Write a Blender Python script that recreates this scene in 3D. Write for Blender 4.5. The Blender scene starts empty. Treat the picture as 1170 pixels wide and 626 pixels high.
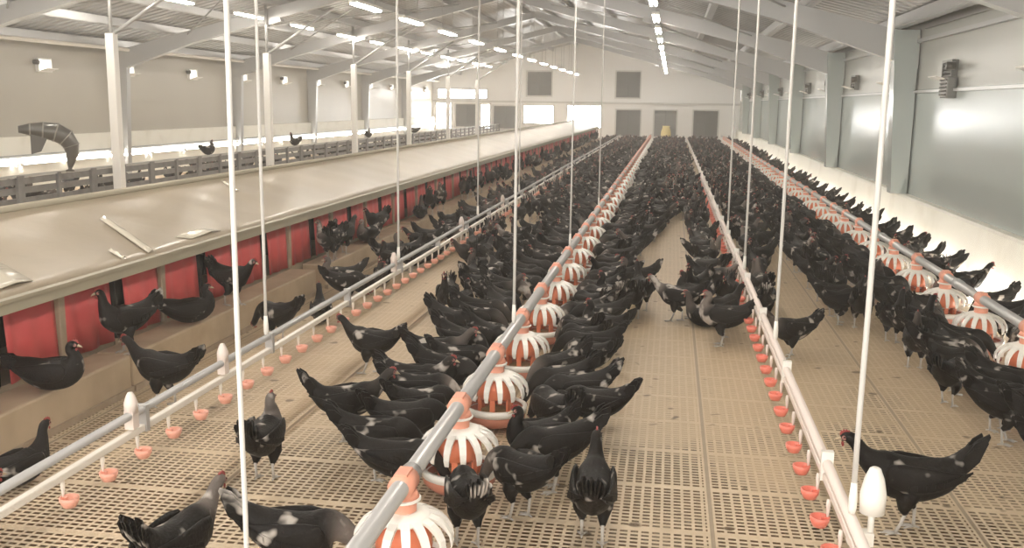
import bpy, math, random
import numpy as np
from mathutils import Matrix, Vector

random.seed(7)
SC = bpy.context.scene
COL = SC.collection
PI = math.pi
sin, cos = math.sin, math.cos

# ------------------------------------------------------------------ materials
def mat(name, color=(.5, .5, .5), rough=.5, metal=0.0, spec=.5, emis=None, estr=0.0, bump=None, vary=None, alpha=None):
    m = bpy.data.materials.new(name); m.use_nodes = True
    nt = m.node_tree; b = nt.nodes['Principled BSDF']
    b.inputs['Base Color'].default_value = (*color, 1)
    b.inputs['Roughness'].default_value = rough
    b.inputs['Metallic'].default_value = metal
    b.inputs['Specular IOR Level'].default_value = spec
    if emis:
        b.inputs['Emission Color'].default_value = (*emis, 1)
        b.inputs['Emission Strength'].default_value = estr
    tc = None
    if bump or vary:
        tc = nt.nodes.new('ShaderNodeNewGeometry')
    if vary:      # (scale, other colour, low, high): noise mix of two real colours
        n = nt.nodes.new('ShaderNodeTexNoise'); n.inputs['Scale'].default_value = vary[0]; n.inputs['Detail'].default_value = 5
        nt.links.new(tc.outputs['Position'], n.inputs['Vector'])
        r = nt.nodes.new('ShaderNodeMapRange'); r.inputs['From Min'].default_value = vary[2]; r.inputs['From Max'].default_value = vary[3]
        nt.links.new(n.outputs['Fac'], r.inputs['Value'])
        x = nt.nodes.new('ShaderNodeMix'); x.data_type = 'RGBA'
        x.inputs['A'].default_value = (*color, 1); x.inputs['B'].default_value = (*vary[1], 1)
        nt.links.new(r.outputs['Result'], x.inputs['Factor'])
        nt.links.new(x.outputs['Result'], b.inputs['Base Color'])
    if bump:      # (scale, strength, distance)
        n = nt.nodes.new('ShaderNodeTexNoise'); n.inputs['Scale'].default_value = bump[0]; n.inputs['Detail'].default_value = 4
        nt.links.new(tc.outputs['Position'], n.inputs['Vector'])
        u = nt.nodes.new('ShaderNodeBump'); u.inputs['Strength'].default_value = bump[1]; u.inputs['Distance'].default_value = bump[2]
        nt.links.new(n.outputs['Fac'], u.inputs['Height'])
        nt.links.new(u.outputs['Normal'], b.inputs['Normal'])
    return m

M = {}
M['ceiling'] = mat('roof_sheet', (.42, .42, .42), .3, .3, vary=(1.3, (.35, .35, .35), .35, .7))
M['steel'] = mat('grey_steel', (.43, .43, .42), .42, .25)
M['steel_light'] = mat('pale_steel', (.47, .47, .465), .28, .3)
M['post_white'] = mat('white_post', (.83, .81, .77), .45)
M['wall_cream'] = mat('cream_panel', (.43, .40, .34), .32, vary=(.7, (.40, .37, .315), .35, .7))
M['wall_upper'] = mat('upper_panel', (.395, .40, .37), .35)
M['wall_green'] = mat('grey_green_panel', (.385, .425, .405), .19, vary=(.6, (.365, .40, .38), .35, .7), bump=(1.2, .08, .02))
M['wall_white'] = mat('white_end_wall', (.90, .89, .87), .4)
M['curb'] = mat('white_curb', (.80, .78, .70), .5, vary=(2.0, (.70, .67, .58), .5, .75))
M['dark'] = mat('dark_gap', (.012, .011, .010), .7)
M['fan_grey'] = mat('fan_shutter', (.20, .20, .19), .45, .3)
M['fan_frame'] = mat('fan_frame', (.66, .65, .62), .45)
M['window_light'] = mat('lit_pane', (.9, .9, .9), .3, emis=(1, .985, .95), estr=14.0)
M['inlet_light'] = mat('daylit_opening', (.9, .9, .9), .4, emis=(1, .96, .88), estr=2.2)
M['tube'] = mat('lamp_tube', (.9, .9, .9), .3, emis=(1, .93, .83), estr=90.0)
M['strip'] = mat('floor_lamp_tube', (.9, .9, .9), .3, emis=(1, .97, .90), estr=40.0)
M['lamp_body'] = mat('lamp_body', (.85, .84, .80), .4)
M['pipe'] = mat('galvanised_pipe', (.46, .45, .44), .35, .35, bump=(40, .1, .002))
M['pvc'] = mat('cream_pvc', (.76, .71, .63), .35)
M['pvc_white'] = mat('white_pvc', (.76, .66, .60), .35)
M['cord'] = mat('milky_tube', (.60, .58, .55), .4)
M['orange'] = mat('orange_plastic', (.82, .25, .13), .35)
M['salmon'] = mat('salmon_plastic', (.80, .36, .25), .4)
M['coral'] = mat('coral_plastic', (.80, .22, .16), .35)
M['coral_pale'] = mat('pale_coral_plastic', (.82, .40, .30), .35)
M['white_plastic'] = mat('white_plastic', (.86, .83, .77), .35)
M['tray'] = mat('pan_tray', (.55, .22, .15), .45)
M['feed'] = mat('feed_mash', (.38, .24, .11), .9, bump=(90, .6, .01))
M['red'] = mat('red_curtain', (.60, .085, .085), .45, vary=(3.0, (.54, .075, .075), .4, .7), bump=(5, .15, .02))
M['wood'] = mat('grey_brown_post', (.36, .28, .20), .6, vary=(9, (.29, .22, .15), .4, .7))
M['nest_roof'] = mat('nest_roof_board', (.375, .315, .235), .3, vary=(1.6, (.32, .265, .195), .38, .68), bump=(3.0, .18, .03))
M['fascia'] = mat('nest_fascia', (.33, .295, .22), .45)
M['film'] = mat('clear_film', (.62, .57, .47), .14)
M['step'] = mat('tan_step', (.47, .37, .255), .6, vary=(4, (.38, .29, .19), .4, .7))
M['fence'] = mat('grey_fence', (.20, .195, .19), .5, vary=(6, (.14, .135, .135), .4, .7))
M['duct'] = mat('dark_grey_hood', (.10, .095, .085), .3, .2)
M['duct_rib'] = mat('hood_rib', (.26, .25, .22), .3, .2)
M['pit'] = mat('pit_manure', (.28, .195, .12), .9, vary=(12, (.20, .135, .08), .4, .7))
M['comb'] = mat('red_comb', (.26, .035, .03), .5)
M['face'] = mat('face_skin', (.30, .13, .11), .55)
M['beak'] = mat('horn_beak', (.42, .33, .22), .4)
M['shank'] = mat('grey_shank', (.42, .39, .35), .55)
M['eye'] = mat('hen_eye', (.03, .015, .008), .15)
M['yellow'] = mat('yellow_bag', (.80, .66, .30), .5)

# hen plumage: black-brown with a greyer hackle and pale flecks that differ from bird to bird
def plumage(name, src):
    m = bpy.data.materials.new(name); m.use_nodes = True
    nt = m.node_tree; N = nt.nodes.new; L = nt.links.new; b = nt.nodes['Principled BSDF']
    b.inputs['Roughness'].default_value = .55; b.inputs['Specular IOR Level'].default_value = .14
    tc = N('ShaderNodeTexCoord')
    if src == 'object':
        oi = N('ShaderNodeObjectInfo'); rnd = oi.outputs['Random']
    else:
        at = N('ShaderNodeAttribute'); at.attribute_name = 'bird'; rnd = at.outputs['Fac']
    off = N('ShaderNodeVectorMath'); off.operation = 'SCALE'; off.inputs[0].default_value = (31, 17, 23); L(rnd, off.inputs['Scale'])
    pos = N('ShaderNodeVectorMath'); pos.operation = 'ADD'; L(tc.outputs['Object'], pos.inputs[0]); L(off.outputs[0], pos.inputs[1])
    n1 = N('ShaderNodeTexNoise'); n1.inputs['Scale'].default_value = 9; n1.inputs['Detail'].default_value = 3; L(pos.outputs[0], n1.inputs['Vector'])
    base = N('ShaderNodeMix'); base.data_type = 'RGBA'
    base.inputs['A'].default_value = (.0045, .0038, .0035, 1); base.inputs['B'].default_value = (.013, .0105, .009, 1)
    L(n1.outputs['Fac'], base.inputs['Factor'])
    # grey hackle: neck attribute times bird random
    nk = N('ShaderNodeAttribute'); nk.attribute_name = 'neck'
    k = N('ShaderNodeMapRange'); k.inputs['From Min'].default_value = .45; k.inputs['From Max'].default_value = 1.0; L(rnd, k.inputs['Value'])
    kk = N('ShaderNodeMath'); kk.operation = 'MULTIPLY'; L(k.outputs[0], kk.inputs[0]); L(nk.outputs['Fac'], kk.inputs[1])
    hk = N('ShaderNodeMix'); hk.data_type = 'RGBA'; hk.inputs['B'].default_value = (.15, .125, .11, 1)
    L(kk.outputs[0], hk.inputs['Factor']); L(base.outputs['Result'], hk.inputs['A'])
    # pale flecks
    n2 = N('ShaderNodeTexNoise'); n2.inputs['Scale'].default_value = 8.5; n2.inputs['Detail'].default_value = 2; L(pos.outputs[0], n2.inputs['Vector'])
    th = N('ShaderNodeMapRange'); th.inputs['From Min'].default_value = .64; th.inputs['From Max'].default_value = .73; pw = N('ShaderNodeMath'); pw.operation = 'POWER'; L(rnd, pw.inputs[0]); pw.inputs[1].default_value = 3.0
    ad = N('ShaderNodeMath'); ad.operation = 'MULTIPLY_ADD'; L(pw.outputs[0], ad.inputs[0]); ad.inputs[1].default_value = .075; L(n2.outputs['Fac'], ad.inputs[2])
    L(ad.outputs[0], th.inputs['Value'])
    fl = N('ShaderNodeMix'); fl.data_type = 'RGBA'; fl.inputs['B'].default_value = (.42, .38, .34, 1)
    L(th.outputs[0], fl.inputs['Factor']); L(hk.outputs['Result'], fl.inputs['A'])
    L(fl.outputs['Result'], b.inputs['Base Color'])
    n3 = N('ShaderNodeTexNoise'); n3.inputs['Scale'].default_value = 70; L(pos.outputs[0], n3.inputs['Vector'])
    bp = N('ShaderNodeBump'); bp.inputs['Strength'].default_value = .5; bp.inputs['Distance'].default_value = .006
    L(n3.outputs['Fac'], bp.inputs['Height']); L(bp.outputs['Normal'], b.inputs['Normal'])
    return m
M['plume'] = plumage('black_plumage', 'object')
M['plume_flock'] = plumage('black_plumage_flock', 'attribute')

# slatted plastic floor: cream grating with open slots, some clogged with litter
def slat_floor():
    m = bpy.data.materials.new('slatted_floor'); m.use_nodes = True
    nt = m.node_tree; N = nt.nodes.new; L = nt.links.new; b = nt.nodes['Principled BSDF']
    geo = N('ShaderNodeNewGeometry'); sp = N('ShaderNodeSeparateXYZ'); L(geo.outputs['Position'], sp.inputs[0])
    def math_(op, a, bb=None, c=None):
        n = N('ShaderNodeMath'); n.operation = op
        for i, v in enumerate((a, bb, c)):
            if v is None: continue
            if isinstance(v, (int, float)): n.inputs[i].default_value = v
            else: L(v, n.inputs[i])
        return n.outputs[0]
    def cell(src, off, pitch, frac):      # 1 inside the open part of a repeat
        t = math_('FRACT', math_('DIVIDE', math_('ADD', src, off), pitch))
        return math_('LESS_THAN', math_('ABSOLUTE', math_('SUBTRACT', t, .5)), frac / 2)
    X, Y = sp.outputs[0], sp.outputs[1]
    slots = math_('MULTIPLY', cell(X, 100.0, .048, .70), cell(Y, 100.0, .0371, .52))
    inner = math_('MULTIPLY', cell(X, 99.34, 1.2, .965), cell(Y, 95.16, .52, .915))
    seam = math_('SUBTRACT', 1.0, cell(X, 99.34, 1.2, .984))
    holes = math_('MULTIPLY', slots, inner)
    nz = N('ShaderNodeTexNoise'); nz.inputs['Scale'].default_value = 1.15; nz.inputs['Detail'].default_value = 4; L(geo.outputs['Position'], nz.inputs['Vector'])
    nf = N('ShaderNodeTexNoise'); nf.inputs['Scale'].default_value = 11; nf.inputs['Detail'].default_value = 3; L(geo.outputs['Position'], nf.inputs['Vector'])
    # litter is trodden in deeper down the house (the birds crowd there); the near end is cleaner
    d = N('ShaderNodeMapRange'); d.inputs['From Min'].default_value = 3.4; d.inputs['From Max'].default_value = 7.2; d.inputs['To Min'].default_value = -.08; d.inputs['To Max'].default_value = .42; L(Y, d.inputs['Value'])
    lit = math_('ADD', math_('ADD', math_('MULTIPLY', nz.outputs['Fac'], .75), math_('MULTIPLY', nf.outputs['Fac'], .35)), d.outputs[0])
    clog = N('ShaderNodeMapRange'); clog.inputs['From Min'].default_value = .56; clog.inputs['From Max'].default_value = .80; L(lit, clog.inputs['Value'])
    open_ = math_('MULTIPLY', holes, math_('SUBTRACT', 1.0, clog.outputs[0]))
    clean = N('ShaderNodeMix'); clean.data_type = 'RGBA'; clean.inputs['A'].default_value = (.66, .53, .375, 1); clean.inputs['B'].default_value = (.54, .42, .28, 1)
    L(nf.outputs['Fac'], clean.inputs['Factor'])
    dirt = N('ShaderNodeMix'); dirt.data_type = 'RGBA'; dirt.inputs['A'].default_value = (.47, .35, .215, 1); dirt.inputs['B'].default_value = (.385, .28, .17, 1)
    L(nf.outputs['Fac'], dirt.inputs['Factor'])
    inslot = math_('MULTIPLY', clog.outputs[0], math_('ADD', math_('MULTIPLY', holes, .55), .42))
    c = N('ShaderNodeMix'); c.data_type = 'RGBA'; L(inslot, c.inputs['Factor']); L(clean.outputs['Result'], c.inputs['A']); L(dirt.outputs['Result'], c.inputs['B'])
    # droppings
    ns = N('ShaderNodeTexNoise'); ns.inputs['Scale'].default_value = 7.5; ns.inputs['Detail'].default_value = 1; L(geo.outputs['Position'], ns.inputs['Vector'])
    sm = N('ShaderNodeMapRange'); sm.inputs['From Min'].default_value = .70; sm.inputs['From Max'].default_value = .76; L(ns.outputs['Fac'], sm.inputs['Value'])
    c2 = N('ShaderNodeMix'); c2.data_type = 'RGBA'; L(sm.outputs[0], c2.inputs['Factor']); L(c.outputs['Result'], c2.inputs['A']); c2.inputs['B'].default_value = (.20, .14, .085, 1)
    c3 = N('ShaderNodeMix'); c3.data_type = 'RGBA'; L(math_('MULTIPLY', seam, .7), c3.inputs['Factor']); L(c2.outputs['Result'], c3.inputs['A']); c3.inputs['B'].default_value = (.26, .20, .14, 1)
    L(c3.outputs['Result'], b.inputs['Base Color'])
    b.inputs['Roughness'].default_value = .55
    L(math_('SUBTRACT', 1.0, open_), b.inputs['Alpha'])
    return m
M['floor'] = slat_floor()

# ------------------------------------------------------------------ mesh builder
class MB:
    def __init__(s): s.v = []; s.f = []; s.m = []; s.s = []
    def add(s, vs, fs, mi=0, smooth=False):
        b = len(s.v); s.v += [tuple(p) for p in vs]
        for f in fs: s.f.append([b + i for i in f]); s.m.append(mi); s.s.append(smooth)
    def box(s, c, d, mi=0, rz=0.0, ry=0.0, rx=0.0):
        R = Matrix.Rotation(rz, 3, 'Z') @ Matrix.Rotation(ry, 3, 'Y') @ Matrix.Rotation(rx, 3, 'X')
        C = Vector(c)
        vs = [C + R @ Vector((sx * d[0] / 2, sy * d[1] / 2, sz * d[2] / 2)) for sz in (-1, 1) for sy in (-1, 1) for sx in (-1, 1)]
        s.add(vs, [(0, 2, 3, 1), (4, 5, 7, 6), (0, 1, 5, 4), (2, 6, 7, 3), (0, 4, 6, 2), (1, 3, 7, 5)], mi)
    def loft(s, rings, mi=0, smooth=True, cap=True, closed=False):
        n = len(rings[0]); vs = [p for r in rings for p in r]; fs = []
        k = len(rings)
        for i in range(k if closed else k - 1):
            a, b2 = i * n, ((i + 1) % k) * n
            for j in range(n):
                fs.append((a + j, a + (j + 1) % n, b2 + (j + 1) % n, b2 + j))
        if cap and not closed:
            fs.append(tuple(range(n - 1, -1, -1))); fs.append(tuple((k - 1) * n + j for j in range(n)))
        s.add(vs, fs, mi, smooth)
    def tube(s, pts, r, mi=0, n=8, cap=True):
        P = [Vector(p) for p in pts]; rings = []
        rr = r if isinstance(r, (list, tuple)) else [r] * len(P)
        up = None
        for i, p in enumerate(P):
            t = (P[min(i + 1, len(P) - 1)] - P[max(i - 1, 0)]).normalized()
            if up is None:
                up = Vector((0, 0, 1)) if abs(t.z) < .9 else Vector((1, 0, 0))
            u = (up - t * up.dot(t)).normalized(); w = t.cross(u); up = u
            rings.append([p + (u * cos(2 * PI * j / n) + w * sin(2 * PI * j / n)) * rr[i] for j in range(n)])
        s.loft(rings, mi, True, cap)
    def lathe(s, prof, c=(0, 0, 0), mi=0, n=20, cap=True):
        rings = [[(c[0] + r * cos(2 * PI * j / n), c[1] + r * sin(2 * PI * j / n), c[2] + z) for j in range(n)] for r, z in prof]
        s.loft(rings, mi, True, cap)
    def ball(s, c, r, mi=0, n=8, k=6):
        rx, ry, rz = r if isinstance(r, (tuple, list)) else (r, r, r)
        rings = [[(c[0] + rx * sin(PI * (i + .02) / (k + .04)) * cos(2 * PI * j / n), c[1] + ry * sin(PI * (i + .02) / (k + .04)) * sin(2 * PI * j / n), c[2] - rz * cos(PI * i / k)) for j in range(n)] for i in range(k + 1)]
        s.loft(rings, mi, True, True)
    def mesh(s, name, mats):
        me = bpy.data.meshes.new(name); me.from_pydata(s.v, [], s.f)
        for x in mats: me.materials.append(x)
        me.polygons.foreach_set('material_index', s.m); me.polygons.foreach_set('use_smooth', s.s)
        me.update(); return me
    def build(s, name, mats, parent=None, loc=(0, 0, 0), rz=0.0):
        if not isinstance(mats, (list, tuple)): mats = [mats]
        return link(name, s.mesh(name, mats), parent, loc, rz)

def link(name, data, parent=None, loc=(0, 0, 0), rz=0.0):
    o = bpy.data.objects.new(name, data); COL.objects.link(o)
    o.location = loc; o.rotation_euler = (0, 0, rz)
    if parent: o.parent = parent
    return o
def tag(o, label=None, cat=None, group=None, kind=None):
    if label: o['label'] = label
    if cat: o['category'] = cat
    if group: o['group'] = group
    if kind: o['kind'] = kind
    return o
def empty(name, loc, rz=0.0):
    o = link(name, None, None, loc, rz); o.empty_display_size = .1; return o
def copy_tree(o, parent=None):
    c = o.copy(); COL.objects.link(c); c.parent = parent
    for ch in list(o.children):
        copy_tree(ch, c)
    return c
def bevel(o, w=.01, seg=2):
    b = o.modifiers.new('edge', 'BEVEL'); b.width = w; b.segments = seg; b.limit_method = 'ANGLE'; return o

_one = 'zeroth first second third fourth fifth sixth seventh eighth ninth tenth eleventh twelfth thirteenth fourteenth fifteenth sixteenth seventeenth eighteenth nineteenth'.split()
_card = 'zero one two three four five six seven eight nine'.split()
_tens = {2: ('twentieth', 'twenty'), 3: ('thirtieth', 'thirty'), 4: ('fortieth', 'forty'), 5: ('fiftieth', 'fifty'), 6: ('sixtieth', 'sixty')}
def nth(n):
    if n < 20: return _one[n]
    t, u = divmod(n, 10)
    return _tens[t][0] if u == 0 else _tens[t][1] + '-' + _one[u]

# ------------------------------------------------------------------ the house (metres; Y runs down the house, the nest row is its middle)
XL, XR, XC = -12.6, 3.4, -4.6
YN, YF = -2.0, 50.7
EAVE, RIDGE = 3.08, 5.08
FRAMES = [2.7 + 6 * i for i in range(8)]
def roof_z(x): return EAVE + (RIDGE - EAVE) * (1 - abs(x - XC) / (XR - XC))

def structure(name, mb, m, parent=None):
    o = mb.build(name, m, parent)
    if parent is None: o['kind'] = 'structure'
    return o

mb = MB(); mb.add([(XL, YN, 0), (XR, YN, 0), (XR, YF, 0), (XL, YF, 0)], [(0, 1, 2, 3)]); floor = structure('floor', mb, M['floor'])
mb = MB(); mb.box(((XL + XR) / 2, (YN + YF) / 2, -.17), (XR - XL, YF - YN, .1)); structure('floor_pit', mb, M['pit'])

# roof: trapezoid-ribbed sheets on each slope
mb = MB()
prof = []
y = YN
while y < YF + .3:
    prof += [(y, 0), (y + .16, 0), (y + .19, .035), (y + .25, .035), (y + .28, 0)]; y += .28
for side, xe in ((-1, XL - .15), (1, XR + .15)):
    ze = roof_z(XR if side > 0 else XL)
    a = [(xe, p[0], ze + p[1] - .03) for p in prof]; b = [(XC, p[0], RIDGE + p[1]) for p in prof]
    n = len(prof); mb.add(a + b, [(i, i + 1, n + i + 1, n + i) for i in range(n - 1)])
ceiling = structure('ceiling', mb, M['ceiling'])
for side in (-1, 1):
    for i in range(7):
        x = XC + side * (.35 + i * 1.22)
        mb = MB(); mb.box((x, (YN + YF) / 2, roof_z(x) - .075), (.06, YF - YN, .14)); mb.box((x + .04 * side, (YN + YF) / 2, roof_z(x) - .15), (.1, YF - YN, .012))
        mb.build('purlin', M['steel_light'], ceiling)

# portal frames: column, tapered rafter, haunch
for i, y in enumerate(FRAMES):
    for side, xw in ((-1, XL), (1, XR)):
        xi = xw - side * .02
        mb = MB()
        d0, d1 = .22, .34            # column depth at foot and at eave
        w = .26 if side > 0 else .16
        vs = []
        for (z, d) in ((.69 if side > 0 else 0, d0), (EAVE - .1, d1)):
            vs += [(xi, y - w / 2, z), (xi - side * d, y - w / 2, z), (xi - side * d, y + w / 2, z), (xi, y + w / 2, z)]
        mb.add(vs, [(0, 1, 2, 3), (4, 7, 6, 5), (0, 4, 5, 1), (1, 5, 6, 2), (2, 6, 7, 3), (3, 7, 4, 0)])
        structure('column', mb, M['wall_green'] if side > 0 else M['steel_light'])
        mb = MB(); vs = []
        for (t, d) in ((0.0, .46), (.25, .28), (1.0, .22)):
            x = xw + (XC - xw) * t; z1 = roof_z(x) - .17
            vs += [(x, y - .09, z1), (x, y + .09, z1), (x, y + .09, z1 - d), (x, y - .09, z1 - d)]
        fs = [(0, 1, 2, 3), (8, 11, 10, 9)]
        for k in (0, 4): fs += [(k, k + 4, k + 5, k + 1), (k + 1, k + 5, k + 6, k + 2), (k + 2, k + 6, k + 7, k + 3), (k + 3, k + 7, k + 4, k)]
        mb.add(vs, fs)
        b = structure('beam', mb, M['steel_light'])
    # dark gusset plates and bracing rods seen under the slopes
    for side in (-1, 1):
        x = XC + side * 4.1; mb = MB(); mb.box((x, y, roof_z(x) - .46), (.34, .2, .1), 0, 0, side * .245)
        mb.build('beam_plate', M['steel'])['kind'] = 'structure'
for i in range(len(FRAMES) - 1):
    for side in (-1, 1):
        ya, yb = FRAMES[i], FRAMES[i + 1]
        xa, xb = XC + side * 1.2, XC + side * 6.2
        mb = MB()
        mb.tube([(xa, ya, roof_z(xa) - .24), (xb, yb, roof_z(xb) - .24)], .016, 0, 6)
        mb.tube([(xb, ya, roof_z(xb) - .24), (xa, yb, roof_z(xa) - .24)], .016, 0, 6)
        structure('beam_brace', mb, M['steel'])

# walls
mb = MB(); mb.box((XR + .06, (YN + YF) / 2, 1.08), (.12, YF - YN, 2.16)); wall_r = structure('wall_right', mb, M['wall_green'])
mb = MB(); mb.box((XR + .07, (YN + YF) / 2, 2.63), (.12, YF - YN, .94)); mb.build('upper_panel', M['wall_upper'], wall_r)
mb = MB()
vs = [(XR, YN, 0), (3.22, YN, 0), (3.28, YN, .66), (3.30, YN, .69), (XR, YN, .69)]
n = len(vs); mb.add(vs + [(a, YF, c) for a, b, c in vs], [tuple(range(n))] + [(i, n + i, n + (i + 1) % n, (i + 1) % n) for i in range(n)] + [tuple(range(2 * n - 1, n - 1, -1))])
tr = structure('baseboard_right', mb, M['curb'])
mb = MB(); mb.box((XR - .02, (YN + YF) / 2, 2.13), (.05, YF - YN, .035)); structure('trim_1', mb, M['steel_light'])
mb = MB(); mb.box((XR - .02, (YN + YF) / 2, 2.83), (.06, YF - YN, .05)); structure('trim_2', mb, M['steel_light'])
k = 0
for y0, y1 in zip([YN] + FRAMES, FRAMES + [YF]):
    mb = MB(); mb.box((XR - .01, (y0 + y1) / 2 + .1, 3.0), (.05, y1 - y0 - 1.0, .05)); structure('trim_%d' % (10 + k), mb, M['steel']); k += 1

mb = MB(); mb.box((XL - .06, (YN + YF) / 2, EAVE / 2), (.12, YF - YN, EAVE)); structure('wall_left', mb, M['wall_cream'])
mb = MB(); mb.box((XL + .05, (YN + YF) / 2, .56), (.14, YF - YN, 1.12)); structure('baseboard_left', mb, M['curb'])
mb = MB(); mb.tube([(XL + .16, YN, .74), (XL + .16, YF, .74)], .035, 0, 6); structure('trim_3', mb, M['steel'])
mb = MB(); mb.tube([(XL + .42, YN, 2.96), (XL + .42, YF - .05, 2.96)], .04, 0, 8); structure('trim_4', mb, M['pvc'])
mb = MB(); mb.tube([(XL + .6, YN, 3.3), (XL + .6, YF - .05, 3.3)], .045, 0, 8); structure('trim_5', mb, M['steel'])

# far end wall with openings cut as separate wall pieces
OPEN = [  # x0, x1, z0, z1, kind
    (-12.35, -9.6, 2.05, 2.62, 'window'), (-12.45, -11.50, .45, 1.90, 'window'), (-11.40, -10.10, .55, 1.86, 'fan'),
    (-10.02, -9.42, .50, 1.86, 'window'), (-9.35, -7.96, .50, 1.80, 'fan'), (-7.72, -6.05, .80, 1.83, 'window'),
    (-5.43, -3.57, .62, 1.86, 'window'), (-7.58, -6.17, 2.22, 3.58, 'fan'), (-2.95, -1.60, 2.18, 3.62, 'fan'),
    (-2.90, -1.53, .22, 1.68, 'fan'), (-.94, .31, .22, 1.68, 'fan'), (1.04, 2.39, .22, 1.70, 'fan')]
xs = sorted({XL, XR} | {o[0] for o in OPEN} | {o[1] for o in OPEN})
mb = MB()
for a, b in zip(xs, xs[1:]):
    cuts = sorted((o[2], o[3]) for o in OPEN if o[0] <= (a + b) / 2 <= o[1]); z = 0.0
    top = min(roof_z(a), roof_z(b)) if not (a < XC < b) else min(roof_z(a), roof_z(b))
    for c0, c1 in cuts + [(3.9 if top > 3.9 else top, None)]:
        if c0 > z: mb.box(((a + b) / 2, YF + .08, (z + c0) / 2), (b - a, .16, c0 - z))
        z = c1 if c1 else z
y0, y1 = YF, YF + .16     # gable above 3.9 (or to the slope at the sides)
g = [(XL, EAVE - .2), (XR, EAVE - .2), (XR, roof_z(XR)), (XC, RIDGE), (XL, roof_z(XL))]
xh = XC + (XR - XC) * (1 - (3.9 - EAVE) / (RIDGE - EAVE))
g = [(2 * XC - xh, 3.88), (xh, 3.88), (XC, RIDGE + .05)]
mb.add([(x, y0, z) for x, z in g] + [(x, y1, z) for x, z in g], [(0, 1, 2), (5, 4, 3)])
for sgn in (-1, 1):        # side triangles between flat-topped strips and the slope
    pts = [(XC + sgn * (XR - XC), 2.95), (XC + sgn * (xh - XC), 2.95), (XC + sgn * (xh - XC), 3.92), (XC + sgn * (XR - XC), EAVE + .03)]
    if sgn < 0: pts = [(XL, 2.95), (2 * XC - xh, 2.95), (2 * XC - xh, 3.92), (XL, EAVE + .03)]
    mb.add([(x, y0 + .02, z) for x, z in pts], [(0, 1, 2, 3)])
structure('wall_back', mb, M['wall_white'])
mb = MB(); mb.box(((XL + XR) / 2, YF - .06, 1.96), (XR - XL, .12, .1)); structure('trim_6', mb, M['fan_frame'])

wn = 0
fan_words = {(-11.40): 'grey shuttered fan between the two lowest bright openings beside the cream wall', (-9.35): 'grey shuttered fan just beyond the narrow bright opening in the end wall',
             (-7.58): 'dark upper fan above the first pair of bright windows in end wall', (-2.95): 'dark upper fan high on the end wall directly over another fan',
             (-2.90): 'dark lower fan next to the wide bright window in the end wall', (-.94): 'dark lower fan in the end wall, middle one of three', (1.04): 'dark lower fan in the end wall next to the grey-green wall'}
for x0, x1, z0, z1, kd in OPEN:
    cx, cz, w, h = (x0 + x1) / 2, (z0 + z1) / 2, x1 - x0, z1 - z0
    fr = MB(); t = .07
    for (bx, bz, bw, bh) in ((cx, z0 + t / 2, w, t), (cx, z1 - t / 2, w, t), (x0 + t / 2, cz, t, h - 2 * t), (x1 - t / 2, cz, t, h - 2 * t)):
        fr.box((bx, YF + .02, bz), (bw, .14, bh))
    if kd == 'window':
        wn += 1
        f = structure('window_%d' % wn, fr, M['fan_frame'])
        p = MB(); p.box((cx, YF + .07, cz), (w - 2 * t, .02, h - 2 * t)); p.build('window_pane', M['window_light'], f)
        if w > 1.2:
            nb = int(w / .8); p = MB()
            for i in range(1, nb + 1): p.box((x0 + w * i / (nb + 1), YF + .04, cz), (.04, .03, h - 2 * t))
            p.build('window_bar', M['fan_frame'], f)
    else:
        r = empty('exhaust_fan', (cx, YF, z0)); tag(r, fan_words[x0], 'fan', 'exhaust fans in the end wall')
        f = fr.build('fan_frame', M['fan_frame'], r); f.location = (-cx, -YF, -z0)
        s = MB(); nsl = int((h - .14) / .12)
        for i in range(nsl): s.box((0, .08, .07 + (i + .5) * (h - .14) / nsl), (w - .14, .012, (h - .14) / nsl * 1.05), 0, 0, 0, -.35)
        s.build('louvre', M['fan_grey'], r)
        c = MB(); c.box((0, .13, h / 2), (w - .12, .02, h - .12)); c.build('back_panel', M['dark'], r)
        b = MB(); b.box((0, .03, h / 2), (.04, .04, h - .14)); b.build('centre_bar', M['fan_grey'], r)

# ------------------------------------------------------------------ ceiling lamps
def lamp_proto():
    r = empty('tube_lamp', (0, 0, 0))
    a = MB(); a.box((0, 0, .04), (.13, 1.28, .05)); bevel(a.build('housing', M['lamp_body'], r), .008)
    for dx in (-.036, .036):
        t = MB(); t.tube([(dx, -.6, 0), (dx, .6, 0)], .017, 0, 8); t.build('tube', M['tube'], r)
    return r
lp = lamp_proto(); first = True
rows = [(-.35, 3.42, 'row above the middle aisle', [0, 3, 6, 9, 12, 15, 18, 21, 24, 27, 30, 33, 36, 39, 42, 45, 48]),
        (-4.6, 3.28, 'row over the nest roof', [2, 5, 8, 11, 14.4, 17, 19.8, 22.8, 26, 29, 32, 35, 38, 41, 44, 47]),
        (-8.85, 3.62, 'row over the slatted partition', [4.5, 7.5, 10.5, 13.5, 16.6, 19.7, 22.7, 25.9, 28.8, 31.8, 34.8, 37.8, 40.8, 43.8, 46.8])]
for x, z, words_, ys in rows:
    for i, y in enumerate(ys):
        o = lp if first else copy_tree(lp); first = False
        o.location = (x, y, z)
        tag(o, 'white tube lamp hung in the %s, %s from near end' % (words_, nth(i + 1)), 'lamp', 'tube lamps in the ' + words_)
        for dy in (.45, -.45):
            rd = MB(); rd.tube([(0, dy, .06), (0, dy, roof_z(x) - z - .1)], .006, 0, 5); rd.build('hanger_rod', M['steel_light'], o)

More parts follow.
